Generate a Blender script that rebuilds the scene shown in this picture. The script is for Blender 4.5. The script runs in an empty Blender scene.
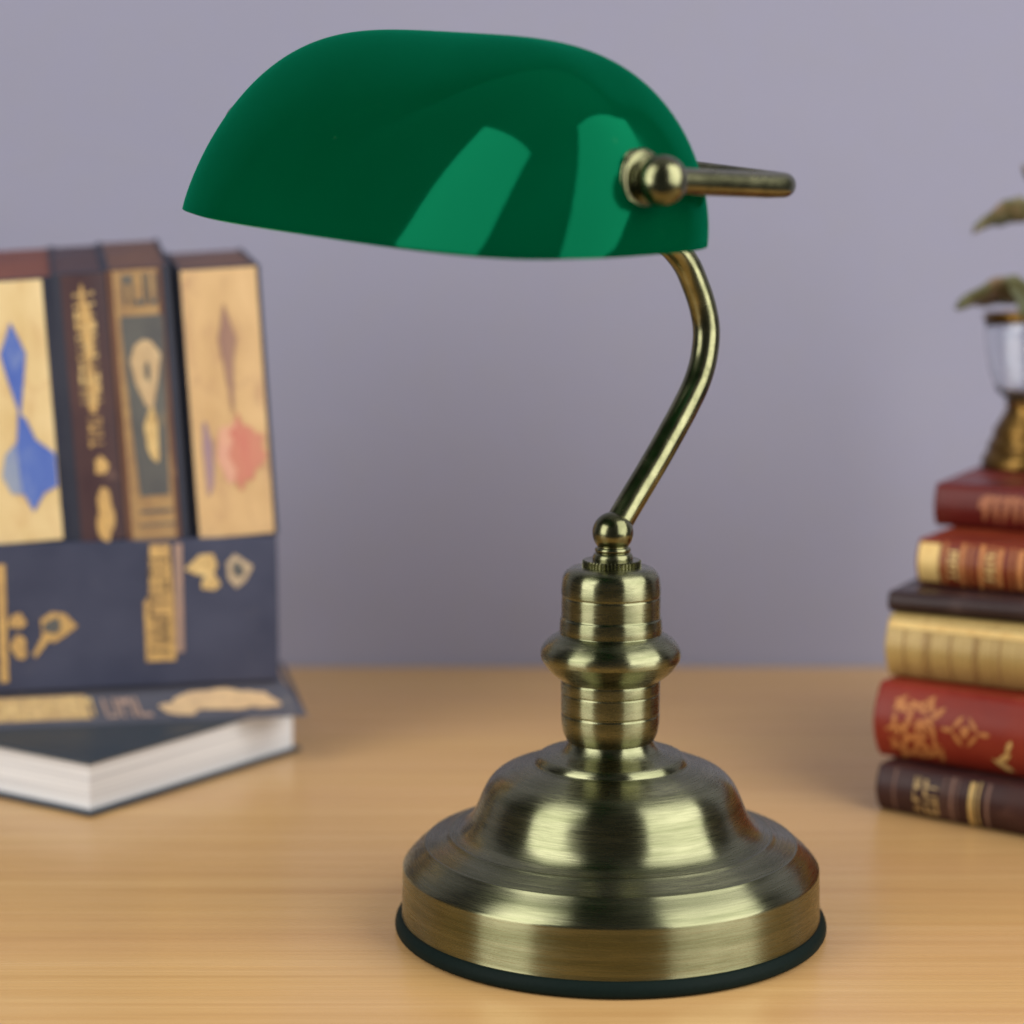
import bpy, bmesh, math, random
from mathutils import Vector, Matrix
random.seed(7)
sc = bpy.context.scene
col = sc.collection
R = math.radians
PI = math.pi

# ------------------------------------------------------------------ helpers
def empty(name, loc=(0, 0, 0), rot=(0, 0, 0)):
    o = bpy.data.objects.new(name, None)
    o.empty_display_size = .02
    col.objects.link(o)
    o.location = loc
    o.rotation_euler = rot
    return o

def tag(o, label=None, cat=None, group=None, kind=None):
    if label: o['label'] = label
    if cat: o['category'] = cat
    if group: o['group'] = group
    if kind: o['kind'] = kind
    return o

def link(name, bm, mat, parent=None, smooth=False, bevel=0, segs=3, angle=35):
    me = bpy.data.meshes.new(name)
    bmesh.ops.recalc_face_normals(bm, faces=bm.faces)
    if smooth:
        for f in bm.faces: f.smooth = True
    bm.to_mesh(me); bm.free()
    me.materials.append(mat)
    o = bpy.data.objects.new(name, me)
    col.objects.link(o)
    if parent: o.parent = parent
    if bevel:
        m = o.modifiers.new('bevel', 'BEVEL')
        m.width = bevel; m.segments = segs; m.limit_method = 'ANGLE'; m.angle_limit = R(angle)
        m.harden_normals = False
    return o

def box(bm, x0, x1, y0, y1, z0, z1):
    v = [bm.verts.new((x, y, z)) for z in (z0, z1) for y in (y0, y1) for x in (x0, x1)]
    for f in ((0, 2, 3, 1), (4, 5, 7, 6), (0, 1, 5, 4), (2, 6, 7, 3), (0, 4, 6, 2), (1, 3, 7, 5)):
        bm.faces.new([v[i] for i in f])

def lathe(prof, n=128, M=None, closed=False):
    """prof: list of (r, z) -> surface of revolution about local z."""
    bm = bmesh.new()
    rings = []
    for r, z in prof:
        if r < 1e-6:
            rings.append([bm.verts.new((0, 0, z))])
        else:
            rings.append([bm.verts.new((r*math.cos(2*PI*i/n), r*math.sin(2*PI*i/n), z)) for i in range(n)])
    pairs = list(zip(rings, rings[1:]))
    if closed: pairs.append((rings[-1], rings[0]))
    for a, b in pairs:
        for i in range(n):
            j = (i+1) % n
            if len(a) == 1 and len(b) == 1: continue
            if len(a) == 1: bm.faces.new((a[0], b[j], b[i]))
            elif len(b) == 1: bm.faces.new((a[i], a[j], b[0]))
            else: bm.faces.new((a[i], a[j], b[j], b[i]))
    if M: bm.transform(M)
    return bm

def fillet(pts, seg=5):
    """pts: (r, z, radius) -> rounded polyline."""
    out = []
    n = len(pts)
    for i, p in enumerate(pts):
        rad = p[2] if len(p) > 2 else 0
        P = Vector(p[:2])
        if rad <= 0 or i in (0, n-1):
            out.append(tuple(P)); continue
        A = Vector(pts[i-1][:2]); B = Vector(pts[i+1][:2])
        da = (A-P); db = (B-P)
        k = min(rad, da.length*.49, db.length*.49)
        a = P+da.normalized()*k; b = P+db.normalized()*k
        for s in range(seg+1):
            t = s/seg
            q = a*(1-t)**2+P*2*t*(1-t)+b*t*t
            out.append(tuple(q))
    return out

def catmull(P, n=10):
    P = [Vector(p) for p in P]
    Q = [P[0]*2-P[1]]+P+[P[-1]*2-P[-2]]
    out = []
    for i in range(1, len(Q)-2):
        for s in range(n):
            t = s/n
            a, b, c, d = Q[i-1], Q[i], Q[i+1], Q[i+2]
            out.append(.5*((2*b)+(c-a)*t+(2*a-5*b+4*c-d)*t*t+(3*b-a-3*c+d)*t**3))
    out.append(Q[-2])
    return out

def tube(path, rad, n=40, cap=True):
    bm = bmesh.new()
    path = [Vector(p) for p in path]
    rings = []
    N = None
    for i, p in enumerate(path):
        t = (path[min(i+1, len(path)-1)]-path[max(i-1, 0)]).normalized()
        if N is None:
            N = t.orthogonal().normalized()
        N = (N-t*N.dot(t)).normalized()
        Bn = t.cross(N)
        r = rad(i/(len(path)-1)) if callable(rad) else rad
        rings.append([bm.verts.new(p+(N*math.cos(2*PI*k/n)+Bn*math.sin(2*PI*k/n))*r) for k in range(n)])
    for a, b in zip(rings, rings[1:]):
        for k in range(n):
            bm.faces.new((a[k], a[(k+1) % n], b[(k+1) % n], b[k]))
    if cap:
        bm.faces.new(rings[0]); bm.faces.new(rings[-1][::-1])
    return bm

# ------------------------------------------------------------------ material helpers
class NT:
    def __init__(s, name):
        s.m = bpy.data.materials.new(name); s.m.use_nodes = True
        s.n = s.m.node_tree.nodes; s.l = s.m.node_tree.links
        s.b = s.n['Principled BSDF']
    def add(s, t, **k):
        o = s.n.new(t)
        for a, v in k.items():
            if a == 'inp':
                for i, w in v.items(): o.inputs[i].default_value = w
            else: setattr(o, a, v)
        return o
    def link(s, a, b): s.l.new(a, b)
    def coord(s, scale=(1, 1, 1), rot=(0, 0, 0), obj=True):
        t = s.add('ShaderNodeTexCoord'); m = s.add('ShaderNodeMapping')
        s.link(t.outputs['Object'], m.inputs[0])
        m.inputs['Scale'].default_value = scale; m.inputs['Rotation'].default_value = rot
        return m.outputs[0]
    def noise(s, vec, scale, detail=4, rough=.55, dist=0):
        n = s.add('ShaderNodeTexNoise'); s.link(vec, n.inputs['Vector'])
        n.inputs['Scale'].default_value = scale; n.inputs['Detail'].default_value = detail
        n.inputs['Roughness'].default_value = rough; n.inputs['Distortion'].default_value = dist
        return n.outputs['Fac']
    def ramp(s, fac, stops, interp='LINEAR'):
        r = s.add('ShaderNodeValToRGB'); r.color_ramp.interpolation = interp
        e = r.color_ramp.elements
        while len(e) < len(stops): e.new(.5)
        for q, (p, c) in zip(e, stops):
            q.position = p; q.color = tuple(c)+((1,) if len(c) == 3 else ())
        s.link(fac, r.inputs[0])
        return r.outputs[0]
    def mix(s, fac, a, b, mode='MIX'):
        m = s.add('ShaderNodeMix', data_type='RGBA', blend_type=mode)
        for sock, v in ((m.inputs[0], fac), (m.inputs[6], a), (m.inputs[7], b)):
            if hasattr(v, 'links'): s.link(v, sock)
            elif isinstance(v, (int, float)): sock.default_value = v
            else: sock.default_value = tuple(v)+((1,) if len(v) == 3 else ())
        return m.outputs[2]
    def bump(s, h, strength=.2, dist=.001):
        b = s.add('ShaderNodeBump'); b.inputs['Strength'].default_value = strength
        b.inputs['Distance'].default_value = dist
        s.link(h, b.inputs['Height']); s.link(b.outputs[0], s.b.inputs['Normal'])
        return b
    def maprange(s, v, a, b, c, d):
        m = s.add('ShaderNodeMapRange')
        for i, w in enumerate((a, b, c, d)): m.inputs[i+1].default_value = w
        s.link(v, m.inputs[0]); return m.outputs[0]

def set_b(b, **k):
    for a, v in k.items():
        key = a.replace('_', ' ')
        if isinstance(v, tuple) and len(v) == 3: v = v+(1,)
        b.inputs[key].default_value = v

def brass(name, brushed=True, col_a=(.175, .182, .098), col_b=(.275, .274, .162), rough=.26):
    t = NT(name)
    set_b(t.b, Metallic=1., Roughness=rough)
    if brushed:
        # turned metal: fine rings round the axis of the lamp
        v = t.coord((1, 1, 1))
        sep = t.add('ShaderNodeSeparateXYZ'); t.link(v, sep.inputs[0])
        L = t.add('ShaderNodeVectorMath', operation='LENGTH')
        cx = t.add('ShaderNodeCombineXYZ'); t.link(sep.outputs[0], cx.inputs[0]); t.link(sep.outputs[1], cx.inputs[1])
        t.link(cx.outputs[0], L.inputs[0])
        at = t.add('ShaderNodeMath', operation='ARCTAN2'); t.link(sep.outputs[1], at.inputs[0]); t.link(sep.outputs[0], at.inputs[1])
        c2 = t.add('ShaderNodeCombineXYZ')
        t.link(L.outputs['Value'], c2.inputs[0]); t.link(sep.outputs[2], c2.inputs[1])
        am = t.add('ShaderNodeMath', operation='MULTIPLY'); am.inputs[1].default_value = .004
        t.link(at.outputs[0], am.inputs[0]); t.link(am.outputs[0], c2.inputs[2])
        fine = t.noise(c2.outputs[0], 1500, 3, .6)
        mid = t.noise(c2.outputs[0], 260, 3, .6)
        blot = t.noise(v, 26, 4, .6)
        c = t.mix(t.maprange(mid, .35, .65, 0, 1), col_a, col_b)
        c = t.mix(t.maprange(blot, .3, .75, 0, .5), c, tuple(x*.72 for x in col_a))
        t.link(c, t.b.inputs['Base Color'])
        t.link(t.maprange(fine, .3, .7, rough-.05, rough+.08), t.b.inputs['Roughness'])
        t.b.inputs['Anisotropic'].default_value = .93; t.b.inputs['Anisotropic Rotation'].default_value = .25
        tg = t.add('ShaderNodeTangent', direction_type='RADIAL', axis='Z')
        t.link(tg.outputs[0], t.b.inputs['Tangent'])
        mx = t.add('ShaderNodeMath', operation='ADD'); t.link(fine, mx.inputs[0]); t.link(mid, mx.inputs[1])
        t.bump(mx.outputs[0], .07, .0003)
    else:
        v = t.coord()
        n = t.noise(v, 90, 5, .65)
        c = t.mix(t.maprange(n, .35, .7, 0, 1), col_b, tuple(x*.7 for x in col_a))
        t.link(c, t.b.inputs['Base Color'])
        t.link(t.maprange(t.noise(v, 140, 3), .3, .7, rough-.04, rough+.05), t.b.inputs['Roughness'])
    return t.m

M_brass = brass('antique_brass_turned')
M_brass2 = brass('antique_brass_smooth', False, (.145, .150, .075), (.25, .246, .135), .23)

def m_glass():
    t = NT('green_cased_glass')
    set_b(t.b, Base_Color=(.0, .062, .026), Roughness=.035, IOR=1.5)
    v = t.coord()
    n = t.noise(v, 14, 3, .5)
    c = t.mix(t.maprange(n, .35, .7, 0, 1), (.0, .062, .024), (.0, .076, .031))
    sp = t.noise(v, 420, 2, .5)
    c = t.mix(t.maprange(sp, .765, .79, 0, .35), c, (.10, .30, .12))
    t.link(c, t.b.inputs['Base Color'])
    t.b.inputs['Specular IOR Level'].default_value = 0
    w = t.noise(v, 9, 2, .5)
    bp_ = t.bump(w, .25, .004)
    # cased glass: the light it throws back has passed the green layer
    g = t.add('ShaderNodeBsdfGlossy'); g.inputs['Color'].default_value = (.018, .62, .29, 1); g.inputs['Roughness'].default_value = .06
    fr = t.add('ShaderNodeFresnel'); fr.inputs[0].default_value = 1.52
    ms = t.add('ShaderNodeMixShader'); out = t.n['Material Output']
    t.link(bp_.outputs[0], g.inputs['Normal']); t.link(bp_.outputs[0], fr.inputs['Normal'])
    tl = t.add('ShaderNodeBsdfTranslucent'); tl.inputs['Color'].default_value = (.004, .55, .22, 1)
    m0 = t.add('ShaderNodeMixShader'); m0.inputs[0].default_value = .34
    t.link(t.b.outputs[0], m0.inputs[1]); t.link(tl.outputs[0], m0.inputs[2])
    t.link(fr.outputs[0], ms.inputs[0]); t.link(m0.outputs[0], ms.inputs[1]); t.link(g.outputs[0], ms.inputs[2])
    t.link(ms.outputs[0], out.inputs['Surface'])
    return t.m
M_glass = m_glass()

def m_rubber():
    t = NT('black_rubber')
    set_b(t.b, Roughness=.55, Specular_IOR_Level=.06)
    n = t.noise(t.coord(), 600, 3)
    t.link(t.mix(n, (.004, .009, .008), (.007, .014, .012)), t.b.inputs['Base Color'])
    t.bump(n, .15, .0003)
    return t.m
M_rubber = m_rubber()

def m_wood():
    t = NT('light_wood_laminate')
    set_b(t.b, Roughness=.3, IOR=1.45)
    v1 = t.coord((1.2, 75, 1)); v2 = t.coord((2.5, 620, 1)); v3 = t.coord((.6, 9, 1))
    n1 = t.noise(v1, 1.6, 5, .6, .4); n2 = t.noise(v2, 1.5, 3, .65); n3 = t.noise(v3, 2.0, 3, .5)
    c = t.ramp(n1, [(.3, (.58, .332, .120)), (.5, (.655, .395, .152)), (.72, (.71, .452, .192))])
    c = t.mix(t.maprange(n2, .42, .68, 0, .30), c, (.36, .19, .066))
    c = t.mix(t.maprange(n3, .35, .7, 0, .30), c, (.60, .33, .17))
    t.link(c, t.b.inputs['Base Color'])
    t.link(t.maprange(n2,   .3, .7, .24, .36), t.b.inputs['Roughness'])
    t.bump(n2, .06, .0003)
    return t.m
M_wood = m_wood()

def m_wall():
    t = NT('lilac_grey_wall_paint')
    set_b(t.b, Roughness=.85)
    v = t.coord()
    n = t.noise(v, 2.2, 5, .6)
    n2 = t.noise(v, 40, 5, .7)
    c = t.mix(n, (.272, .270, .372), (.296, .294, .392))
    c = t.mix(t.maprange(n2, .4, .7, 0, .25), c, (.29, .285, .33))
    t.link(c, t.b.inputs['Base Color'])
    t.bump(n2, .2, .002)
    return t.m
M_wall = m_wall()

def leather(name, a, b, rough=.45, scale=120, worn=None, wear=.3):
    t = NT(name)
    set_b(t.b, Roughness=rough, Specular_IOR_Level=.28)
    v = t.coord()
    n = t.noise(v, scale*.22, 5, .6); n2 = t.noise(v, scale*6, 3, .6)
    c = t.mix(t.maprange(n, .35, .68, 0, 1), a, b)
    if worn:
        w = t.noise(v, scale*.5, 6, .7)
        c = t.mix(t.maprange(w, .60, .72, 0, wear), c, worn)
    t.link(c, t.b.inputs['Base Color'])
    t.link(t.maprange(n, .3, .7, rough-.08, rough+.12), t.b.inputs['Roughness'])
    t.bump(n2, .25, .0004)
    return t.m

def gilt(name, a=(.72, .47, .16), b=(.50, .30, .11), metal=.15, rough=.5, wear=.35, under=(.12, .08, .06)):
    t = NT(name)
    set_b(t.b, Roughness=rough, Metallic=metal)
    v = t.coord()
    n = t.noise(v, 130, 4, .65)
    c = t.mix(t.maprange(n, .35, .65, 0, 1), a, b)
    w = t.noise(v, 420, 4, .7)
    c = t.mix(t.maprange(w, .56, .68, 0, wear), c, under)
    t.link(c, t.b.inputs['Base Color'])
    return t.m

def paper(name='page_edges', a=(.80, .79, .78), b=(.62, .61, .60), axis='z'):
    t = NT(name)
    set_b(t.b, Roughness=.8)
    s = (3, 3, 900)
    n = t.noise(t.coord(s), 1.3, 3, .6)
    c = t.mix(t.maprange(n, .4, .75, 0, 1), a, b)
    t.link(c, t.b.inputs['Base Color'])
    t.bump(n, .3, .0004)
    return t.m

def parchment(name, a, b, stain=None, amt=.5):
    """cream spine paper with soft brown staining that belongs to the paper"""
    t = NT(name)
    set_b(t.b, Roughness=.62)
    v = t.coord((.45, 1, 1))
    n = t.noise(v, 55, 5, .6, .3)
    c = t.mix(t.maprange(n, .3, .7, 0, 1), a, b)
    if stain:
        w = t.noise(v, 95, 4, .6, .5)
        c = t.mix(t.maprange(w, .52, .74, 0, amt), c, stain)
    t.link(c, t.b.inputs['Base Color'])
    return t.m

def striped(name, a, b, c3, scale, rough=.4, metal=.1):
    """stripes across the spine (vary along local x)"""
    t = NT(name)
    set_b(t.b, Roughness=rough, Metallic=metal)
    v = t.coord((scale, 2, 2))
    n = t.noise(v, 1., 4, .65)
    c = t.ramp(n, [(.30, b), (.48, a), (.60, a), (.72, c3)])
    n2 = t.noise(t.coord(), 160, 4, .6)
    c = t.mix(t.maprange(n2, .5, .75, 0, .35), c, b)
    t.link(c, t.b.inputs['Base Color'])
    return t.m

# ------------------------------------------------------------------ setting
bm = bmesh.new(); box(bm, -.66, .66, -.34, .517, -.03, 0)
tag(link('tabletop', bm, M_wood), kind='structure')
bm = bmesh.new(); box(bm, -2.2, 2.2, .520, .62, -.8, 2.0)
tag(link('wall', bm, M_wall), kind='structure')

# ------------------------------------------------------------------ the lamp
lamp = empty('desk_lamp', (0, 0, 0))
tag(lamp, 'banker desk lamp with glossy green glass shade on stepped antique brass base', 'lamp')
K = .95/2378.   # one measured unit of the base, in metres
def U(L): return [tuple([p[0]/2378.] + [p[1]/2378.] + ([p[2]/2378.] if len(p) > 2 else [])) for p in L]

rub = fillet(U([(0, .3), (210, .3, 0), (214.6, 3, 3), (214.6, 10, 5), (210, 16.5, 3), (203, 16.5), (0, 16)]), 5)
link('rubber_foot_ring', lathe(rub, 192), M_rubber, lamp, True, angle=30)

base = fillet(U([(204, 14), (208.3, 15.5, 1.5), (207.8, 19, 2), (206.6, 65, 1.6), (204, 68.5, 3), (197.5, 76, 7),
              (187, 85, 6), (184.5, 87.6, 1), (183, 87.6, 1), (172, 92, 10), (163, 95.5, 3), (160, 97.6, 1.2),(158, 97.4, 1), (148, 101, 12), (139, 110, 14),
              (132.5, 123, 14), (127.5, 136, 14), (121, 148, 12), (111, 157, 10), (95, 163.5, 8), (82, 167, 5), (76, 168, 2), (74.5, 171.5, 2), (71, 175.5, 3), (60, 177.5, 5),
              (50, 180, 5), (43.5, 187, 4), (40, 196, 3), (36, 199)]), 6)
link('base', lathe(base, 256), M_brass, lamp, True)

neck_pts = [(0, .0778), (.0140, .0778, 0), (.0168, .0790, .0012), (.0188, .0820, .0022), (.0199, .0868, .0022), (.0201, .0918, .0004), (.0198, .0922, .0003), (.0198, .0928, .0003), (.0201, .0932, .0004),
            (.0201, .1010, .0003), (.0199, .1013, .0002), (.0199, .1018, .0002), (.0202, .1021, .0003), (.0202, .1062, .0006), (.0199, .1070, .0004), (.0215, .1080, .0010), (.0250, .1110, .0030), (.0277, .1152, .0014), (.02820, .1160, .0004),
            (.0286, .1178, .0010), (.0284, .1205, .0020), (.0262, .1238, .0035), (.0226, .1266, .0020), (.0207, .1274, .0006), (.0208, .1283, .0006), (.0209, .1300, .001), (.0206, .1340, .0004), (.0202, .1344, .0003),
            (.0201, .1349, .0003), (.0201, .1430, .0003), (.0199, .1434, .0003), (.0199, .1440, .0003), (.0202, .1444, .0003), (.0202, .1470, .0015), (.0196, .1525, .0025), (.0176, .1553, .0020), (.0145, .1562, .0010), (.0100, .1562), (0, .1562)]
neck_pts = [(p[0]*1.018, p[1]-(p[1]-.0778)*.043)+tuple(p[2:]) for p in neck_pts]
link('neck', lathe(fillet(neck_pts, 5), 160), M_brass, lamp, True).location.x = -.0004

# knurled nut
def knurled(n=46, r=.0121, z0=.1526, z1=.1558):
    bm = bmesh.new()
    rings = []
    for z, rr in ((z0, r-.0006), (z0+.0003, r), (z1-.0004, r), (z1, r-.0006)):
        ring = []
        for i in range(n*4):
            k = i % 4
            d = (0, 0, -.0011, -.0011)[k]
            a = 2*PI*(i+(.25 if k in (0, 2) else -.25))/(n*4)
            q = rr+(d if rr > r-.0003 else 0)
            ring.append(bm.verts.new((q*math.cos(a), q*math.sin(a), z)))
        rings.append(ring)
    for a, b in zip(rings, rings[1:]):
        m = len(a)
        for i in range(m): bm.faces.new((a[i], a[(i+1) % m], b[(i+1) % m], b[i]))
    bm.faces.new(rings[-1])
    return bm
link('knurled_nut', knurled(), M_brass2, lamp).location.x = -.0002

ball_prof = [(0, .1580), (.0078, .1580), (.0083, .1584, .0004), (.0084, .1605, .0006), (.0078, .1618, .0006), (.0069, .1622, .0003), (.0072, .1626, .0003), (.0075, .1634, .0005), (.0071, .1643, .0004), (.0062, .1646, .0002)]
bp = fillet(ball_prof, 5)
zc, rb = .1705, .00850
a0 = math.asin(-.0060/rb)
for i in range(1, 29):
    a = a0+(PI/2-a0)*i/28
    bp.append((max(0, rb*math.cos(a)), zc+rb*math.sin(a)))
bm = lathe(bp, 96)
bm.transform(Matrix.Translation((.0002, 0, -.0034)))
link('ball_joint', bm, M_brass2, lamp, True)

# shade frame
SH = dict(c=(-.0706, -.0639, .2929), fr=(.8075, .0842, .0321), p=(.1062, .0633, .0711, 3.3071, .1274, .0239, 1.7755, 4.1284, 1.166, 2.1059, 1.7313, 1.8925))
sy, sr, stl = SH['fr']
ax = Vector((math.sin(sy)*math.cos(sr), -math.cos(sy)*math.cos(sr), -math.sin(sr)))
bk = Vector((math.cos(sy), math.sin(sy), 0))
up = bk.cross(ax); up = up if up.z > 0 else -up
bk2 = bk*math.cos(stl)+up*math.sin(stl); up2 = up*math.cos(stl)-bk*math.sin(stl)
c0 = Vector(SH['c'])
def SL(a, b, c): return c0+ax*a+bk2*b+up2*c

def shade():
    A, B, Cc, pe, sh, tp, qa, ra, qf, rf, qb, rb_ = SH['p']
    n, m = 240, 56
    spw = lambda x, e: math.copysign(abs(x)**e, x)
    # parameter values round the plan outline, evenly spread by length
    dense = [(2*PI*i/4000) for i in range(4001)]
    pts = [(A*spw(math.cos(u), 2/pe), B*spw(math.sin(u), 2/pe)) for u in dense]
    acc = [0]
    for p, q in zip(pts, pts[1:]): acc.append(acc[-1]+math.dist(p, q))
    us = []; j = 0
    for i in range(n):
        s = acc[-1]*i/n
        while acc[j+1] < s: j += 1
        us.append(dense[j]+(dense[j+1]-dense[j])*(s-acc[j])/max(1e-12, acc[j+1]-acc[j]))
    bm = bmesh.new(); rings = []
    for k in range(m+1):
        w0 = math.sin(PI/2*k/m)
        t = 1-(1-w0)**1.0 if k < m else 1
        e = 1-t
        ring = []
        t = 1-((1-k/m)**2.6 if k > m*.0 else 1)
        for u in us:
            wa = max(0, 1-t**qa)**(1/ra)
            s = math.sin(u)
            # blend the front and back profiles smoothly through the ends
            f = .5+.5*math.tanh(s*5)
            q = qf+(qb-qf)*f; r_ = rf+(rb_-rf)*f
            wb = max(0, 1-t**q)**(1/r_)
            a = A*wa*spw(math.cos(u), 2/pe); b = B*wb*spw(s, 2/pe)
            b = b*(1+tp*a/A)+sh*t*B
            ring.append(bm.verts.new(SL(a, b, Cc*t)))
            if k == m: break
        rings.append(ring)
    for a, b in zip(rings, rings[1:]):
        for i in range(n):
            j = (i+1) % n
            if len(b) == 1: bm.faces.new((a[i], a[j], b[0]))
            else: bm.faces.new((a[i], a[j], b[j], b[i]))
    return bm
sh = link('glass_shade', shade(), M_glass, lamp, True)
md = sh.modifiers.new('thickness', 'SOLIDIFY'); md.thickness = .0032; md.offset = -1
md = sh.modifiers.new('rim', 'BEVEL'); md.width = .0007; md.segments = 3; md.limit_method = 'ANGLE'; md.angle_limit = R(60)

# U bracket from knob to knob behind the shade
W = .1100; BB = .0750; CC = .0257; rc = .010
bb_ = bk*math.cos(-.025)+up*math.sin(-.025)      # the bracket arms drop a little more than the shade
def BL(a, b, c): return c0+ax*a+bb_*b+up2*(c+.0025*(1-a/W))
pth = []
def addline(p, q, n):
    for i in range(n): pth.append(p+(q-p)*(i/n))
def addarc(c, u, v, n=12):
    for i in range(n): pth.append(c+u*math.cos(PI/2*i/n)+v*math.sin(PI/2*i/n))
addline(BL(W, .002, CC), BL(W, BB-rc, CC), 10)
addarc(BL(W-rc, BB-rc, CC), ax*rc, bb_*rc)
addline(BL(W-rc, BB, CC), BL(-W+rc, BB, CC), 24)
addarc(BL(-W+rc, BB-rc, CC), bb_*rc, -ax*rc)
addline(BL(-W, BB-rc, CC), BL(-W, .002, CC), 10)
pth.append(BL(-W, .002, CC))
link('bracket', tube(pth, .0046, 36), M_brass2, lamp, True)

def knob(side):
    # stepped washer, neck and ball; local z points outwards along the shade axis
    pr = [(0, -.0120), (.0065, -.0120), (.0065, -.002), (.0085, -.002), (.0112, -.0008, .0008), (.0117, .0006, .0010), (.0110, .0022, .0008), (.0104, .0026, .0004), (.0106, .0032, .0003), (.0114, .0040, .0008), (.0108, .0054, .0008), (.0085, .0060, .0008), (.0071, .0062, .0004),
          (.0076, .0064, .0003), (.0076, .0070, .0003), (.0056, .0073)]
    pr = fillet(pr, 5)
    z0, r0 = .0128, .0087
    a0 = math.asin(-.0056/r0)
    for i in range(1, 25):
        a = a0+(PI/2-a0)*i/24
        pr.append((max(0, r0*math.cos(a)), z0+r0*math.sin(a)))
    z = Vector((ax.x, ax.y, -ax.z*.35)).normalized()*side
    x = z.orthogonal().normalized(); y = z.cross(x)
    M = Matrix((x, y, z)).transposed().to_4x4()
    M.translation = BL(side*W, 0, CC)-z*.0128
    return lathe(pr, 96, M)
for s in (1, -1):
    link('knob', knob(s), M_brass2, lamp, True)

# curved stem: rises from the ball, bows backwards and meets the middle of the bracket
Mid = BL(0, BB, CC)

kx = Mid.y/Mid.x
CAM = Vector((-.0412111, -.91262195, .30610313)); PIT = R(8.144362)
def stem_pt(x, z):
    # points measured on the plane of the lamp axis, moved along sight lines into the plane the stem bends in
    P = Vector((x, 0, z)); d = P-CAM
    t = (kx*CAM.x-CAM.y)/(d.y-kx*d.x)
    return CAM+d*t
meas = [(-.0002, .1693), (.0043, .1772), (.0176, .1991), (.0239, .2100), (.0296, .2209), (.0345, .2312), (.0373, .2425), (.0379, .2541), (.0339, .2690), (.0258, .2829)]
meas = [meas[0]]+[tuple((a+5*b+c)/7 for a, b, c in zip(meas[i-1], meas[i], meas[i+1])) for i in range(1, len(meas)-1)]+[meas[-1]]
sp_ = [stem_pt(x, z-.0017-.0017*max(0, 1-i/3)) for i, (x, z) in enumerate(meas)]
sp_ += [Vector((.008, .008*kx, .2973)), Vector((-.010, -.010*kx, .3108)), Mid]
link('stem', tube(catmull(sp_, 10), .0057, 40), M_brass2, lamp, True)

# ------------------------------------------------------------------ books
def upright(rotz, lean=0, fwd=0):
    # local x -> up, local y -> depth, local z -> left
    B = Matrix(((0, 0, -1), (0, 1, 0), (1, 0, 0))).to_4x4()
    return Matrix.Rotation(rotz, 4, 'Z') @ Matrix.Rotation(lean, 4, 'Y') @ Matrix.Rotation(fwd, 4, 'X') @ B

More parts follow.
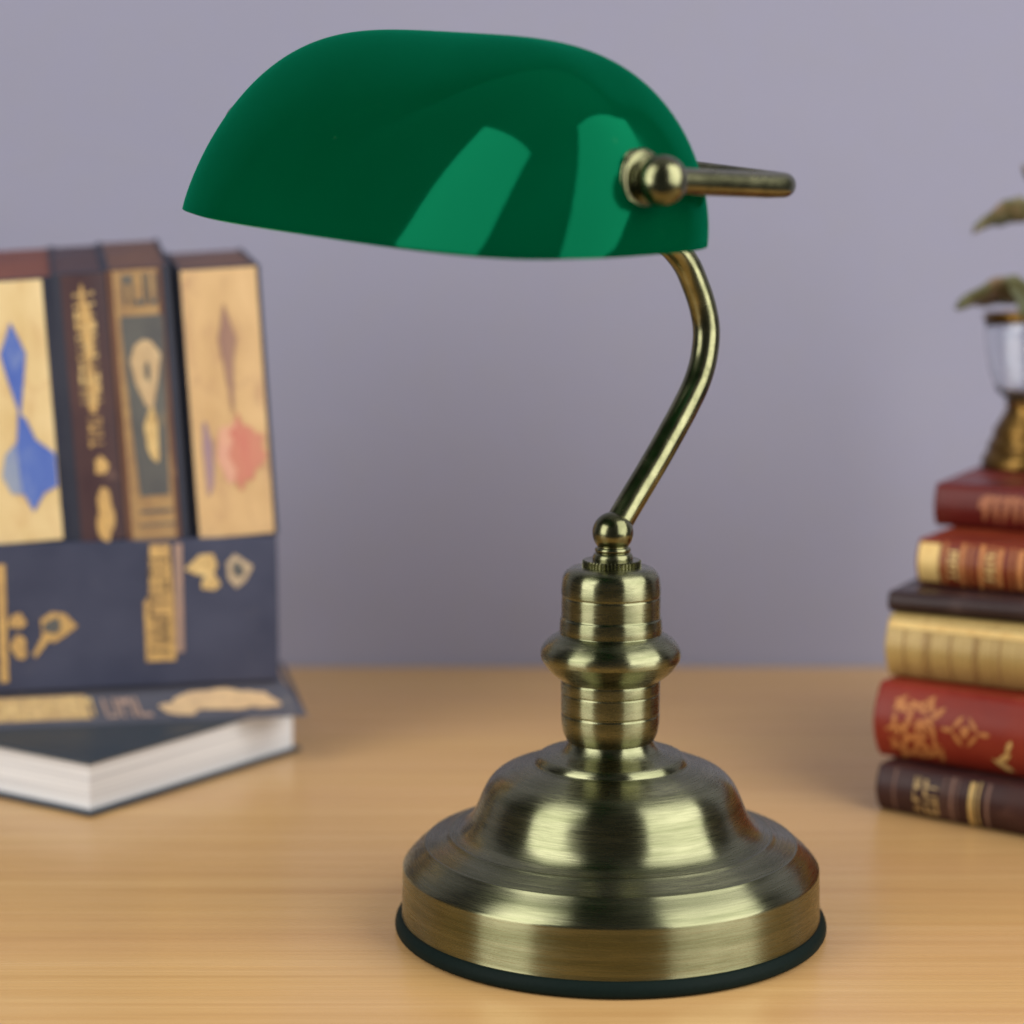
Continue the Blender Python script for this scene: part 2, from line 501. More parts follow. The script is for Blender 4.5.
class Book:
    """local x runs along the spine, y from the spine to the fore-edge, z through the thickness"""
    def __init__(s, name, label, L, D, T, cover, pages, bulge=.15, bt=.0022, over=.003, shear=(0, 0), slant=0, round_=.0008, group=None, spine=None, inset=0):
        s.L, s.D, s.T, s.bul, s.sh, s.sl = L, D, T, bulge*T, shear, slant
        s.root = empty(name); tag(s.root, label, 'book', group)
        n = 14
        outer = [(-s.bul*math.sin(PI*i/n)**.8 if 0 < i < n else 0, T*i/n) for i in range(n+1)]
        th = bt*1.0
        inner = [(y+th, min(max(z, bt), T-bt)) for y, z in outer][::-1]
        poly = [(D, 0)]+outer+[(D, T), (D, T-bt)]+inner+[(D, bt)]
        bm = bmesh.new()
        a = [bm.verts.new((0, y, z)) for y, z in poly]; b = [bm.verts.new((L, y, z)) for y, z in poly]
        m = len(poly)
        for i in range(m):
            j = (i+1) % m
            if (Vector(poly[i])-Vector(poly[j])).length > 1e-7:
                bm.faces.new((a[i], a[j], b[j], b[i]))
        fa = bm.faces.new(a); fb = bm.faces.new(b[::-1])
        bmesh.ops.remove_doubles(bm, verts=bm.verts, dist=1e-6)
        s.warp(bm)
        s.cover = link('cover', bm, cover, s.root, bevel=round_, segs=3, angle=40)
        bm = bmesh.new()
        box(bm, over, L-over, bt+.0005-s.bul*.0, D-over, bt-.0002, T-bt+.0002)
        bmesh.ops.subdivide_edges(bm, edges=[e for e in bm.edges if abs(e.verts[0].co.y-e.verts[1].co.y) > D*.5], cuts=4)
        s.warp(bm)
        s.pages = link('page_block', bm, pages, s.root)
        if spine:                      # a separately covered spine (paper label over the whole back)
            s.panel('spine_panel', [(inset, inset), (L-inset, inset), (L-inset, T-inset), (inset, T-inset)], spine, .00035)
    def warp(s, bm):
        for v in bm.verts:
            x, y, z = v.co
            if s.sl and x > s.L*.5: v.co.x += s.sl*max(0, y)/s.D
            v.co.x += s.sh[0]*z/s.T*(x/s.L); v.co.y += s.sh[1]*z/s.T
    def on(s, x, z, off):
        i = z/s.T
        y = -s.bul*max(0, math.sin(PI*min(1, max(0, i))))**.8
        return Vector((x+s.sh[0]*i*(x/s.L), y-off+s.sh[1]*i, z))
    def strips(s, bm, poly, off, th=.0003):
        """lay a flat figure (x, z) on the curved spine with a little thickness"""
        t = bmesh.new()
        vs = [t.verts.new((x, 0, z)) for x, z in poly]
        f = t.faces.new(vs)
        # cut along lines of equal z so the figure follows the curve
        zs = [p[1] for p in poly]; z0, z1 = min(zs), max(zs)
        k = max(1, int((z1-z0)/(s.T/14)))
        for i in range(1, k+1):
            z = z0+(z1-z0)*i/(k+1)
            bmesh.ops.bisect_plane(t, geom=t.verts[:]+t.edges[:]+t.faces[:], plane_co=(0, 0, z), plane_no=(0, 0, 1))
        mp = {}
        for v in t.verts: mp[v] = bm.verts.new(s.on(v.co.x, v.co.z, off))
        for f in t.faces: bm.faces.new([mp[v] for v in f.verts])
        t.free()
    def panel(s, name, polys, mat, off=.0005, label=None):
        if isinstance(polys[0][0], (int, float)): polys = [polys]
        bm = bmesh.new()
        for p in polys: s.strips(bm, p, off)
        me = link(name, bm, mat, s.root)
        if label: me['label'] = label
        m = me.modifiers.new('leaf', 'SOLIDIFY'); m.thickness = .00015; m.offset = 0
        return me
    def place(s, loc, rotz=0, mat=None):
        loc = Vector(loc)-Vector((0, .007, 0))
        s.root.matrix_world = Matrix.Translation(loc) @ (mat if mat else Matrix.Rotation(rotz, 4, 'Z'))

def rect(x0, x1, z0, z1): return [(x0, z0), (x1, z0), (x1, z1), (x0, z1)]
def blob(cx, cz, rx, rz, n=26, j=.12, seed=1, rot=0):
    r = random.Random(seed); ph = [r.random()*6.28 for _ in range(4)]
    out = []
    for i in range(n):
        a = 2*PI*i/n
        k = 1+j*(math.sin(2*a+ph[0])+math.sin(3*a+ph[1])*.8+math.sin(5*a+ph[2])*.6+math.sin(8*a+ph[3])*.35)
        x, z = rx*k*math.cos(a), rz*k*math.sin(a)
        out.append((cx+x*math.cos(rot)-z*math.sin(rot), cz+x*math.sin(rot)+z*math.cos(rot)))
    return out
def glyphs(x0, x1, z0, z1, n, seed, along='x', w=.22):
    """worn block letters reduced to their strokes, n of them in the box"""
    r = random.Random(seed); out = []
    for i in range(n):
        if along == 'x': a, b, c, d = x0+(x1-x0)*i/n, x0+(x1-x0)*(i+.82)/n, z0, z1
        else: a, b, c, d = x0, x1, z0+(z1-z0)*i/n, z0+(z1-z0)*(i+.82)/n
        # stroke layout in unit cell
        kind = r.choice('HEITLNMU')
        S = {'H': [(0, w, 0, 1), (1-w, 1, 0, 1), (w, 1-w, .42, .60)], 'E': [(0, w, 0, 1), (w, 1, 0, .17), (w, .85, .42, .58), (w, 1, .83, 1)],
             'I': [(.5-w*.6, .5+w*.6, 0, 1), (.2, .5-w*.6, .86, 1), (.5+w*.6, .8, 0, .14)], 'T': [(.5-w*.5, .5+w*.5, 0, .82), (0, 1, .82, 1)],
             'L': [(0, w, 0, 1), (w, 1, 0, .18)], 'N': [(0, w, 0, 1), (1-w, 1, 0, 1), (w, 1-w, .70, .95)],
             'M': [(0, w*.8, 0, 1), (1-w*.8, 1, 0, 1), (.5-w*.4, .5+w*.4, .3, .92), (w*.8, .5-w*.4, .8, .95), (.5+w*.4, 1-w*.8, .8, .95)],
             'U': [(0, w, .15, 1), (1-w, 1, .15, 1), (w*.4, 1-w*.4, 0, .15)]}[kind]
        for u0, u1, v0, v1 in S:
            if along == 'x': out.append(rect(a+(b-a)*u0, a+(b-a)*u1, c+(d-c)*v0, c+(d-c)*v1))
            else: out.append(rect(a+(b-a)*v0, a+(b-a)*v1, c+(d-c)*u0, c+(d-c)*u1))
    return out

M_navy = leather('navy_cloth', (.042, .048, .085), (.062, .068, .112), .55, 90, (.10, .10, .13), .4)
M_navy2 = leather('worn_navy_cloth', (.060, .062, .088), (.095, .094, .120), .6, 90, (.20, .18, .17), .5)
M_dark = leather('dark_navy_boards', (.018, .022, .040), (.035, .038, .058), .5, 80)
M_teal = leather('dark_teal_boards', (.040, .055, .075), (.060, .070, .085), .5, 80)
M_gold = gilt('worn_gilt', (.66, .42, .15), (.48, .30, .12), .1, wear=.45)
M_gold2 = gilt('pale_gilt', (.74, .54, .24), (.56, .37, .15), .1, wear=.4)
M_rose = gilt('faded_copper_line', (.40, .26, .20), (.34, .24, .20), .1)
M_paper = paper('white_page_edges', (.84, .84, .85), (.52, .52, .54))
M_paper2 = paper('brown_page_edges', (.42, .28, .17), (.26, .16, .10))
M_cream = parchment('cream_spine_paper', (.66, .48, .22), (.78, .61, .33), (.52, .28, .12), .6)
M_tan = parchment('tan_spine_paper', (.56, .36, .17), (.68, .46, .23), (.40, .22, .13), .65)
M_redbrown = leather('red_brown_head', (.16, .050, .035), (.24, .085, .055), .55, 90)
M_brown = leather('brown_leather', (.11, .050, .034), (.17, .085, .055), .5, 90, (.30, .17, .09), .5)
M_plum = leather('plum_brown_leather', (.050, .028, .036), (.085, .045, .045), .5, 90, (.22, .13, .10), .5)
M_blue = parchment('blue_wash', (.06, .12, .46), (.11, .19, .52), (.26, .33, .52), .7)
M_blue2 = parchment('pale_blue_wash', (.22, .29, .46), (.36, .38, .42), (.14, .20, .50), .5)
M_rosew = parchment('rose_wash', (.55, .16, .13), (.58, .27, .17), (.48, .13, .14), .7)
M_rosew2 = parchment('pale_rose_wash', (.68, .38, .24), (.66, .34, .26), (.46, .22, .22), .5)
M_umber = parchment('umber_wash', (.30, .17, .13), (.40, .24, .16), (.22, .13, .12), .5)
M_panel = leather('grey_green_panel', (.085, .085, .090), (.13, .13, .12), .55, 100, (.30, .22, .12), .5)

def local(px_world, root): return px_world

# L1 : lying flat, a corner towards the viewer, white page edges
b = Book('hardcover_book', 'navy hardcover lying flat with white page edges, lowest of the left stack', .162, .128, .0281, M_teal, M_paper, bulge=.06, bt=.0021, over=.0035)
e1 = Vector((.565, .825, 0)).normalized(); e2 = Vector((-e1.y, e1.x, 0))
P0 = Vector((-.2487, .1700, .0004))
b.place(P0+e1*.162+e2*.128, math.atan2(-e1.y, -e1.x))

# L2 : thin slumped book, gilt lettering
yaw = R(11)
b = Book('hardcover_book', 'thin slumped grey navy book with gold lettering, between white paged book and thick navy volume', .20, .13, .0188, M_navy2, M_paper2, bulge=.05, bt=.002, shear=(-.013, .010))
x_ = Vector((math.cos(yaw), math.sin(yaw), 0))
b.place(Vector((-.1502, .2672, .0283))-x_*.20, yaw)
b.panel('gilt_lettering', [rect(.0, .088, .0036, .0150)], gilt('lettering_ground', (.60, .40, .18), (.50, .33, .16), .1, wear=.5, under=(.20, .14, .10)), .0004)
b.panel('gilt_lettering', glyphs(.030, .092, .0048, .0138, 9, 5), M_gold2, .0009)
b.panel('gilt_lettering', glyphs(.096, .122, .0035, .0130, 3, 9), M_rose, .0006)
b.panel('gilt_ornament', [blob(.158, .0100, .0230, .0056, seed=3), blob(.137, .0068, .010, .0036, seed=8), blob(.178, .0095, .012, .0042, seed=12)], gilt('ornament_gilt', (.66, .46, .25), (.56, .38, .22), .1, wear=.4, under=(.2, .16, .14)), .0006)

# L3 : thick navy volume with gilt ornaments, on its side
yaw = R(12)
T3 = .0775
b3 = Book('thick_volume', 'very thick navy volume with gold ornaments on its side under the upright books', .20, .14, T3, M_navy, M_paper2, bulge=.02, bt=.0026)
x3 = Vector((math.cos(yaw), math.sin(yaw), 0)); y3 = Vector((-x3.y, x3.x, 0))
O3 = Vector((-.1655, .2700, .0474))-x3*.20
b3.place(O3, yaw)
PXM = 1/1900.
def X3(px): return .20-(272-px)*PXM*1.02
def Z3(py): return T3-(py-541)*PXM
b3.panel('gilt_title', [[(X3(142), Z3(663)), (X3(171), Z3(663)), (X3(170), Z3(600)), (X3(167), Z3(545)), (X3(148), Z3(545)), (X3(146), Z3(597)), (X3(141), Z3(603))]], M_gold, .0004)
b3.panel('title_letters', glyphs(X3(146), X3(165), Z3(658), Z3(552), 8, 21, 'z', .2), leather('title_dark', (.10, .075, .05), (.20, .13, .07)), .0007)  # dark letter strokes laid over the gilt title
b3.panel('gilt_line', [rect(X3(171.5), X3(179), Z3(655), Z3(545))], M_rose, .0004)
b3.panel('gilt_line', [rect(X3(2), X3(10), Z3(678), Z3(560))], M_gold, .0004)
def ornament(cx, cz, s, seed, hole=True):
    g = [[(X3(cx-14*s), Z3(cz-8*s)), (X3(cx-3*s), Z3(cz-15*s)), (X3(cx+9*s), Z3(cz-13*s)), (X3(cx+21*s), Z3(cz)), (X3(cx+8*s), Z3(cz+10*s)), (X3(cx-2*s), Z3(cz+16*s)), (X3(cx-13*s), Z3(cz+9*s))]]
    return g
b3.panel('gilt_ornament', ornament(56, 624, 1.0, 1)+[[(X3(34), Z3(650)), (X3(46), Z3(628)), (X3(52), Z3(634)), (X3(36), Z3(655))], blob(X3(20), Z3(617), .0038, .0045, seed=3), blob(X3(21), Z3(643), .0042, .0060, seed=5)], M_gold, .0004)
b3.panel('ornament_eye', [blob(X3(53), Z3(623), .0052, .0034, seed=6, rot=.3)], M_panel, .0008)
b3.panel('gilt_ornament', [[(X3(181), Z3(571)), (X3(196), Z3(557)), (X3(209), Z3(556)), (X3(213), Z3(568)), (X3(208), Z3(579)), (X3(192), Z3(577))], blob(X3(206), Z3(585), .0042, .0048, seed=3)], M_gold2, .0004)
b3.panel('gilt_ornament', [[(X3(222), Z3(566)), (X3(230), Z3(557)), (X3(248), Z3(570)), (X3(240), Z3(585)), (X3(231), Z3(592)), (X3(223), Z3(582))]], gilt('faded_gilt', (.55, .42, .27), (.45, .35, .24), .1), .0004)
b3.panel('ornament_eye', [blob(X3(233), Z3(573), .0030, .0040, seed=9)], M_panel, .0008)

# four upright books on the thick volume
ZT = .0474+T3+.0003
def put_up(bk_, s_right, fwd=0, lean=R(-3.1), setback=.004):
    """s_right: distance along the thick volume's spine from its left end to the right edge of the book"""
    m = upright(yaw, lean, fwd); s_right -= .0035
    o = O3+x3*s_right+y3*setback; o.z = ZT
    bk_.place(o, mat=m)
def U3(px): return .20-(272-px)*PXM*1.02
GU = 'upright books on the thick navy volume'
wA = .046
b = Book('upright_book', 'cream spine upright book with blue diamond and blue star, leftmost of the uprights', .1375, .10, wA, M_dark, M_redbrown, bulge=.03, bt=.0022, over=.001, slant=.013, spine=None)
b.panel('spine_panel', [rect(.002, .1365, .0088, wA-.001)], M_cream, .0004)
# figure coordinates: local x = height, local z = distance leftwards from the right edge
def HA(py): return (533-py)*.1375/(533-280)
b.panel('blue_diamond', [[(HA(366), .0245), (HA(392), .0228), (HA(410), .0205), (HA(405), .0215), (HA(395), .0255), (HA(362), .0305), (HA(350), .0318), (HA(320), .0275), (HA(345), .0232), (HA(355), .0225)][::1]], M_blue, .0009) if False else \
b.panel('blue_diamond', [[(HA(410), .0252), (HA(378), .0222), (HA(350), .0198), (HA(320), .0262), (HA(350), .0328), (HA(378), .0296)]], M_blue, .0009)
b.panel('blue_star', [[(HA(405), .0262), (HA(412), .0225), (HA(432), .0185), (HA(447), .0092), (HA(478), .0094), (HA(484), .0165), (HA(501), .0225), (HA(480), .0275), (HA(440), .0285), (HA(418), .0270)]], M_blue, .0011)
b.panel('blue_star', [[(HA(430), .0265), (HA(445), .0345), (HA(465), .0370), (HA(482), .0330), (HA(484), .0270)]], M_blue2, .0009)
put_up(b, U3(89))

wB = .0275
b = Book('upright_book', 'narrow plum brown upright book with gilt title, between cream and brown framed spines', .1400, .095, wB, M_dark, M_plum, bulge=.10, bt=.002, over=.001, slant=.012)
b.panel('spine_panel', [rect(.0008, .1392, .0006, wB-.0045)], M_plum, .0002)
b.panel('gilt_title', glyphs(.073, .132, .0070, .0175, 11, 31, 'x', .16), M_gold2, .0006)
b.panel('gilt_title', [blob(.112, .0120, .020, .0030, seed=2), blob(.080, .0115, .012, .0030, seed=4)]+glyphs(.050, .066, .0080, .0150, 4, 3, 'x', .2), M_gold, .0004)
b.panel('gilt_ornament', [blob(.040, .0100, .0042, .0038, seed=4), blob(.014, .0100, .013, .0048, seed=7)], M_gold, .0004)
put_up(b, U3(133))

wC = .0335
b = Book('upright_book', 'brown upright book with gold framed dark panel and pale medallion on its spine', .1425, .10, wC, M_dark, M_brown, bulge=.06, bt=.0022, over=.001, slant=.012)
def HC(py): return (533-py)*.1425/(533-266)
b.panel('spine_panel', [rect(.0005, .1420, .0050, wC-.0005)], M_brown, .0002)
b.panel('gilt_frame', [rect(.001, .1415, .0075, wC-.0035)], gilt('frame_gilt', (.44, .28, .12), (.33, .20, .10), .1, wear=.4, under=(.16, .10, .07)), .0003)
b.panel('dark_panel', [[(HC(488), .0095), (HC(488), .0245), (HC(420), .0262), (HC(330), .0275), (HC(312), .0275), (HC(312), .0060), (HC(330), .0060), (HC(420), .0080)]], M_panel, .0007)
b.panel('medallion', [[(HC(372), .0105), (HC(350), .0085), (HC(337), .0130), (HC(335), .0170), (HC(340), .0215), (HC(355), .0245), (HC(378), .0225), (HC(400), .0180), (HC(403), .0145)]], gilt('medallion_gilt', (.62, .46, .26), (.52, .36, .20), .1), .0011)
b.panel('medallion', [blob(HC(428), .0160, .0125, .0038, seed=3)], M_gold2, .0011)
b.panel('medallion_eye', [blob(HC(366), .0160, .0045, .0014, seed=3)], M_panel, .0015)
b.panel('gilt_title', glyphs(HC(302), HC(272), .0075, .0265, 3, 12, 'z'), M_panel, .0007)
b.panel('title_letters', [rect(HC(505), HC(502), .0085, .0250), rect(HC(518), HC(516), .0070, .0260)], M_panel, .0007)
put_up(b, U3(195))

wD = .0430
b = Book('upright_book', 'tan spine upright book with faded red star motif, rightmost of the uprights', .1430, .10, wD, M_dark, M_brown, bulge=.03, bt=.0022, over=.001, slant=.006)
def HD(py): return (531-py)*.143/(531-271)
b.panel('spine_panel', [rect(.0015, .142, .0022, wD-.0015)], M_tan, .0004)
b.panel('umber_dart', [[(HD(412), .0195), (HD(360), .0172), (HD(340), .0150), (HD(305), .0205), (HD(340), .0245), (HD(365), .0225)]], M_umber, .0009)
b.panel('red_star', [[(HD(409), .0175), (HD(422), .0150), (HD(424), .0110), (HD(432), .0080), (HD(431), .0045), (HD(446), .0055), (HD(452), .0030), (HD(461), .0060), (HD(466), .0100), (HD(476), .0115), (HD(474), .0150), (HD(486), .0180), (HD(472), .0210), (HD(466), .0195), (HD(450), .0235), (HD(436), .0205), (HD(428), .0225), (HD(423), .0190)]], M_rosew, .0011)
b.panel('red_star', [blob(HD(446), .0225, .0165, .0062, seed=5)], M_rosew2, .0009)
b.panel('violet_stain', [blob(HD(452), .0340, .0170, .0028, seed=8)], parchment('violet_stain', (.28, .19, .25), (.44, .28, .26)), .0009)
put_up(b, U3(281))

# right stack
M_r1 = leather('dark_brown_leather', (.040, .016, .017), (.075, .030, .026), .36, 90, (.20, .10, .08), .5)
M_r2 = leather('red_leather', (.22, .018, .010), (.32, .040, .020), .36, 90, (.42, .13, .07), .4)
M_r3 = striped('gold_striped_spine', (.50, .35, .12), (.32, .185, .05), (.66, .50, .22), 520)
M_r4 = leather('black_brown_leather', (.026, .013, .013), (.048, .026, .025), .32, 90, (.16, .10, .09), .4)
M_r5 = leather('russet_leather', (.16, .018, .008), (.25, .042, .014), .34, 90)
M_r6 = leather('oxblood_leather', (.095, .010, .008), (.155, .018, .013), .34, 90, (.30, .08, .05), .35)
M_or = gilt('orange_gilt', (.62, .25, .07), (.50, .18, .055), .1, wear=.35, under=(.30, .06, .03))
M_or2 = gilt('bright_gilt', (.85, .62, .24), (.74, .48, .16), .15, wear=.2, under=(.3, .1, .04))
M_pg = paper('aged_page_edges', (.55, .40, .22), (.40, .27, .14))
spec = [
    ('R1', (.1424, .1869), -38.0, .0236, 0.0002, M_r1, .20, .15),
    ('R2', (.1442, .2010), -36.5, .0384, .0241, M_r2, .19, .15),
    ('R3', (.1500, .2126), -32.5, .0318, .0628, M_r3, .17, .135),
    ('R4', (.1500, .2165), -28.0, .0106, .0949, M_r4, .18, .14),
    ('R5', (.1680, .2356), -31.5, .0238, .1058, M_r5, .16, .14),
    ('R6', (.1836, .2760), -27.0, .0229, .1299, M_r6, .15, .13)]
labels = {
    'R1': 'dark brown leather book with thin gold bands, lowest of the right stack',
    'R2': 'bright red leather book with orange gilt flourishes, second from the table on the right',
    'R3': 'gold striped pale spine book between red book and thin black brown book',
    'R4': 'thin black brown leather book lying on the gold striped book',
    'R5': 'russet book with bright gold bands and letters, directly beneath the topmost oxblood book',
    'R6': 'oxblood leather book on top of the right stack under the glass vase'}
RB = {}
for k, (x, y), yw, T, z, m, L, D in spec:
    q = Book('leather_book', labels[k], L, D, T, m, M_pg, bulge=.22 if k != 'R4' else .35, bt=.0024 if k != 'R4' else .0018, round_=.0016, over=.003)
    q.place((x, y, z), R(yw)); RB[k] = q
# R1 gilt
q = RB['R1']; T = q.T
q.panel('gilt_lettering', glyphs(.0215, .0245, .002, T-.002, 3, 4, 'z', .3)+glyphs(.0270, .0345, .003, T-.003, 4, 14, 'z', .2), M_gold2, .0004)
q.panel('gilt_band', [rect(.0510, .0535, .001, T-.0015), rect(.0555, .0562, .001, T-.001)], M_or2, .0004)
M_wb = leather('worn_band_leather', (.20, .11, .09), (.28, .16, .12))
for a, e in ((.0405, .0425), (.0440, .0446), (.0100, .0110), (.0370, .0376), (.060, .0615)):
    q.panel('worn_band', rect(a, e, .001, T-.001), M_wb, .0003)
# R2 gilt flourishes
q = RB['R2']; T = q.T
fl = []
rr = random.Random(11)
def leafshape(cx, cz, l, w, a):
    pts = [(l, 0), (l*.4, w), (-l*.4, w*.8), (-l, 0), (-l*.4, -w*.8), (l*.4, -w)]
    return [(cx+p[0]*math.cos(a)-p[1]*math.sin(a), min(T-.001, max(.001, cz+p[0]*math.sin(a)+p[1]*math.cos(a)))) for p in pts]
for cx, cz, l, w, a in [(.014, .030, .0045, .0011, .9), (.014, .008, .006, .0013, -.7), (.020, .023, .006, .0011, 1.3), (.0245, .029, .0055, .0012, -.5), (.0275, .022, .006, .0012, .5), (.030, .031, .004, .0010, 1.2),
                        (.0225, .014, .007, .0013, .3), (.028, .010, .006, .0012, -.9), (.020, .005, .0065, .0013, .15), (.033, .0065, .006, .0012, .5), (.0175, .017, .004, .0011, 2.2), (.035, .027, .0045, .0011, .8), (.0335, .016, .005, .0009, 1.7), (.012, .020, .0055, .0009, 1.5)]:
    fl.append(leafshape(cx, cz, l*1.15, w*1.35, a))
    for q_ in range(2):
        fl.append(leafshape(cx+rr.uniform(-.004, .004), cz+rr.uniform(-.006, .006), l*.6, w, a+rr.uniform(.8, 2.2)))
q.panel('gilt_flourish', fl, M_or, .0004)
dm = [leafshape(.0500+dx, .0205+dz, .0045, .0012, a) for dx, dz, a in ((-.004, .004, .9), (.004, .004, -.9), (-.004, -.004, -.9), (.004, -.004, .9))]+[blob(.050, .0205, .0024, .0030, seed=2), leafshape(.0405, .0205, .0035, .0013, 0), leafshape(.0600, .0205, .0035, .0013, 0)]
q.panel('gilt_diamond', dm, M_or, .0004)
q.panel('gilt_flourish', [leafshape(.070, .010, .005, .0016, .6), leafshape(.069, .006, .006, .0016, -.5), leafshape(.073, .016, .004, .0012, 1.2)], M_or2, .0004)
# R3 bright band of gold along the head of the spine
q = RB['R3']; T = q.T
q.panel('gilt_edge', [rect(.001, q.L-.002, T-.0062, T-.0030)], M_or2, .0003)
q.panel('stripe', [rect(a, a+w, .002, T-.0065) for a, w in ((.010, .0008), (.0215, .0012), (.024, .0006), (.0345, .0010), (.047, .0012), (.049, .0005), (.060, .001))], leather('ochre_stripe', (.34, .20, .07), (.42, .26, .10)), .0004)
# R5 bands and letters
q = RB['R5']; T = q.T
q.panel('gilt_band', [rect(.0015, .0125, .002, T-.002)], M_or2, .0004)
q.panel('gilt_band', [rect(.0150, .0162, .001, T-.001), rect(.0240, .0262, .001, T-.001), rect(.0290, .0297, .001, T-.001), rect(.0335, .0365, .001, T-.001), rect(.0395, .0405, .001, T-.001), rect(.0430, .0460, .002, T-.002), rect(.0500, .0508, .001, T-.001), rect(.0535, .0570, .002, T-.002)], M_or, .0004)
q.panel('gilt_lettering', glyphs(.0175, .0225, .004, T-.004, 3, 8, 'z', .25)+glyphs(.0375, .042, .004, T-.004, 3, 18, 'z', .25), M_or2, .0005)
# R6 ornament
q = RB['R6']; T = q.T
q.panel('gilt_lettering', [leafshape(.0285+i*.0052, .0115, .0080, .0017, 1.40+.14*(i % 2)) for i in range(6)]+[leafshape(.031+i*.0052, .0165, .0032, .0012, .1) for i in range(5)]+[blob(.0275, .014, .0028, .004, seed=3)], gilt('russet_gilt', (.42, .15, .06), (.34, .11, .05), .1), .0004)

# ------------------------------------------------------------------ vase and plant
zV = .1299+.0229+.0003
VX, VY = .2465, .3320
vase = empty('glass_vase', (VX, VY, zV))
tag(vase, 'small glass vase with gilded foot standing on the topmost oxblood book', 'vase')
t = NT('clear_vase_glass'); set_b(t.b, Base_Color=(.93, .95, .97), Roughness=.02, IOR=1.45, Transmission_Weight=1.)
M_clear = t.m
M_bronze = brass('bronze_gilding', False, (.10, .055, .018), (.30, .17, .045), .34)
ft = fillet([(0, 0), (.0255, 0), (.0260, .0015, .001), (.0255, .0060, .002), (.0225, .0095, .003), (.0230, .0120, .002), (.0195, .0180, .003), (.0200, .0205, .002), (.0155, .0280, .003), (.0125, .0335, .002), (.0140, .0375, .001), (0, .0375)], 4)
link('foot', lathe(ft, 72), M_bronze, vase, True)
bowl = fillet([(0, .0376), (.0130, .0378), (.0185, .0420, .004), (.0235, .0560, .010), (.0258, .0720, .010), (.0264, .0830), (.0251, .0830), (.0245, .0720, .010), (.0222, .0570, .010), (.0172, .0440, .004), (.0110, .0405), (0, .0402)], 5)
link('bowl', lathe(bowl, 96), M_clear, vase, True)
rim = fillet([(.0266, .0818), (.0270, .0825, .0005), (.0270, .0850, .0006), (.0262, .0858, .0005), (.0247, .0850), (.0247, .0832), (.0262, .0830)], 4)
link('gilded_rim', lathe(rim, 96, closed=True), M_bronze, vase, True)

plant = empty('leafy_plant', (VX, VY, zV+.041))
tag(plant, 'green brown plant with broad leaves growing out of the glass vase', 'plant')
t = NT('leaf_green'); set_b(t.b, Roughness=.5)
n_ = t.noise(t.coord(), 60, 5, .6)
t.link(t.ramp(n_, [(.32, (.070, .075, .030)), (.52, (.115, .115, .048)), (.70, (.19, .115, .06))]), t.b.inputs['Base Color'])
M_leaf = t.m
t = NT('stalk'); set_b(t.b, Base_Color=(.16, .09, .045), Roughness=.6); M_stalk = t.m
def leaf(o, d, l, w, droop=.3, roll=0):
    """a broad pointed blade with thickness, cupped along its midrib"""
    d = Vector(d).normalized(); side = d.cross(Vector((0, 0, 1))).normalized()
    side = Matrix.Rotation(roll, 3, d) @ side
    upv = side.cross(d)
    bm = bmesh.new(); rows = []
    n, m = 16, 8
    for i in range(n+1):
        s = i/n
        ww = w*math.sin(PI*min(1, s*.97+.015))**.75*(1-.25*s)
        c = Vector(o)+d*l*s-Vector((0, 0, 1))*droop*l*s*s+upv*.10*l*math.sin(PI*s)
        rows.append([bm.verts.new(c+side*ww*(j/m*2-1)+upv*(abs(j/m*2-1)**1.6*.25*w+.0007*math.sin(s*22+j))) for j in range(m+1)])
    for a, b_ in zip(rows, rows[1:]):
        for j in range(m): bm.faces.new((a[j], a[j+1], b_[j+1], b_[j]))
    ob = link('leaf', bm, M_leaf, plant, True)
    md = ob.modifiers.new('thick', 'SOLIDIFY'); md.thickness = .0006
    return ob
stalk_pts = [(0, 0, .002), (.001, 0, .030), (-.001, .001, .060), (.001, .002, .090), (-.002, .001, .118)]
link('stalk', tube(catmull(stalk_pts, 8), lambda s: .0022-.001*s, 14), M_stalk, plant, True)
leaf((0, -.001, .050), (-1, -.35, .04), .048, .018, .10, .6)
leaf((0, -.002, .047), (-.45, -1, .05), .040, .018, .10, -.5)
leaf((0, 0, .052), (1, -.3, .1), .046, .016, .2)
leaf((0, .002, .053), (-.3, 1, .15), .042, .015, .2)
leaf((.001, 0, .096), (-1, -.2, .12), .038, .013, .32, .75)
leaf((.001, 0, .096), (.9, -.5, .35), .036, .010, .35, -.3)
leaf((0, .002, .098), (.1, 1, .3), .030, .009, .3)
leaf((-.002, .001, .112), (-.6, -.4, .75), .014, .0045, -.2)
leaf((-.002, .001, .112), (.5, .1, .9), .016, .0045, .1)

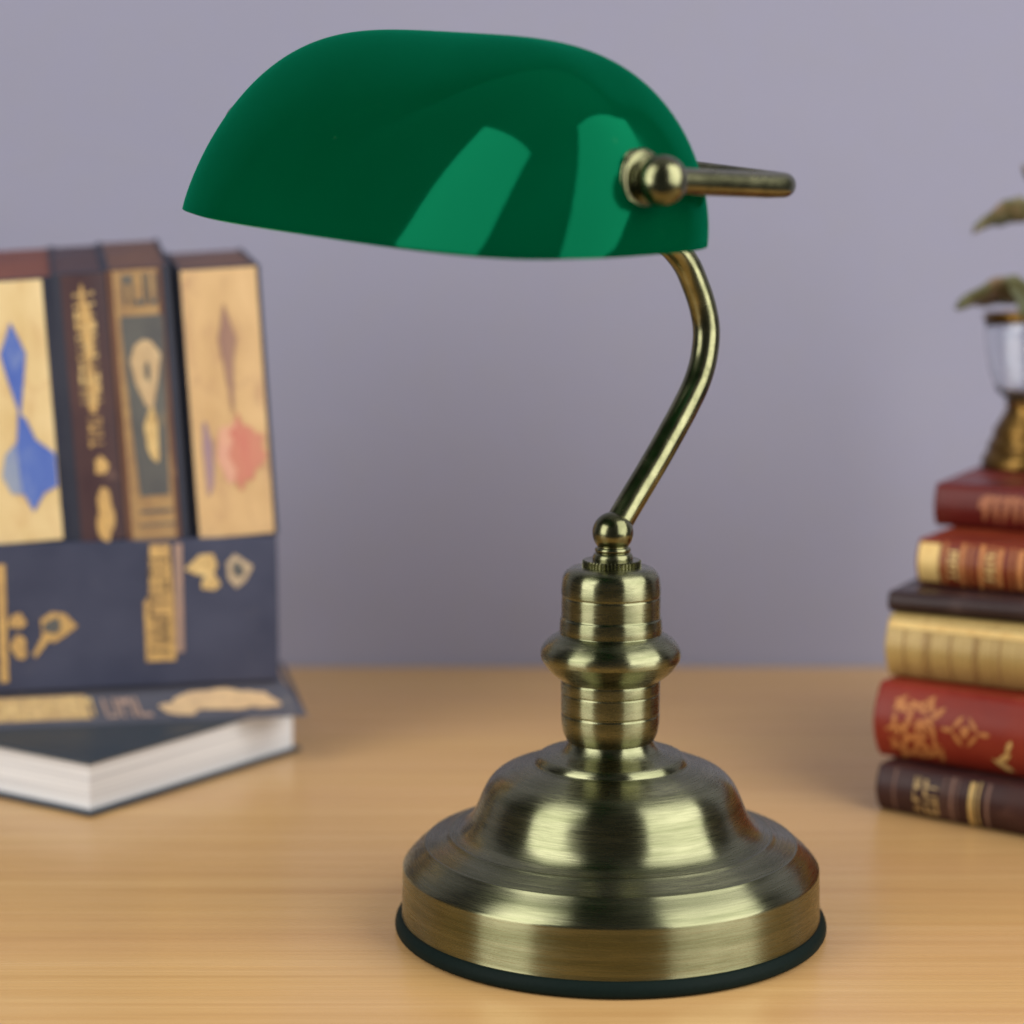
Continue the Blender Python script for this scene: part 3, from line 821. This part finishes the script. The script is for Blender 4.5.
# ------------------------------------------------------------------ camera
cam_d = bpy.data.cameras.new('camera'); cam = bpy.data.objects.new('camera', cam_d); col.objects.link(cam)
cam.location = CAM
cam.rotation_euler = (PI/2-PIT, 0, 0)
cam_d.sensor_width = 36; cam_d.lens = 79.1015625
cam_d.clip_start = .02; cam_d.clip_end = 50
cam_d.dof.use_dof = True
cam_d.dof.focus_distance = .885
cam_d.dof.aperture_fstop = .0791/.0155
cam_d.dof.aperture_blades = 0
sc.camera = cam

# ------------------------------------------------------------------ light
def area(name, loc, target, sx, sy_, power, color=(1, 1, 1), roll=0):
    l = bpy.data.lights.new(name, 'AREA'); l.shape = 'RECTANGLE'; l.size = sx; l.size_y = sy_
    l.energy = power; l.color = color
    o = bpy.data.objects.new(name, l); col.objects.link(o)
    o.location = loc
    o.rotation_euler = ((Vector(target)-Vector(loc)).to_track_quat('-Z', 'Y').to_matrix() @ Matrix.Rotation(roll, 3, 'Z')).to_euler()
    return o
area('softbox_left', (-.955, -.59, .74), (0, 0, .22), .74, 1.7, 17.5, (1, .985, .95))
area('softbox_right', (.965, -.545, .72), (0, 0, .22), 1.20, 1.75, 26.0, (1, .985, .95), R(-20))

# added studio gradient, shaped for reflections: pale above and behind, dark on the viewer's side
w = bpy.data.worlds.new('World'); sc.world = w; w.use_nodes = True
wn = w.node_tree.nodes; wl = w.node_tree.links
bg = wn['Background']
tc = wn.new('ShaderNodeTexCoord'); dt = wn.new('ShaderNodeVectorMath'); dt.operation = 'DOT_PRODUCT'
dt.inputs[1].default_value = (0, .45, .893)
wl.new(tc.outputs['Generated'], dt.inputs[0])
wr = wn.new('ShaderNodeValToRGB'); wr.color_ramp.interpolation = 'EASE'
for e, (p, c) in zip(wr.color_ramp.elements, ((.58, (.052, .054, .058, 1)), (1, (.34, .35, .37, 1)))): e.position = p; e.color = c
wl.new(dt.outputs['Value'], wr.inputs[0]); wl.new(wr.outputs[0], bg.inputs[0])
bg.inputs[1].default_value = 1.0

sc.view_settings.view_transform = 'Standard'
sc.view_settings.look = 'None'
sc.view_settings.exposure = 0
sc.view_settings.gamma = 1
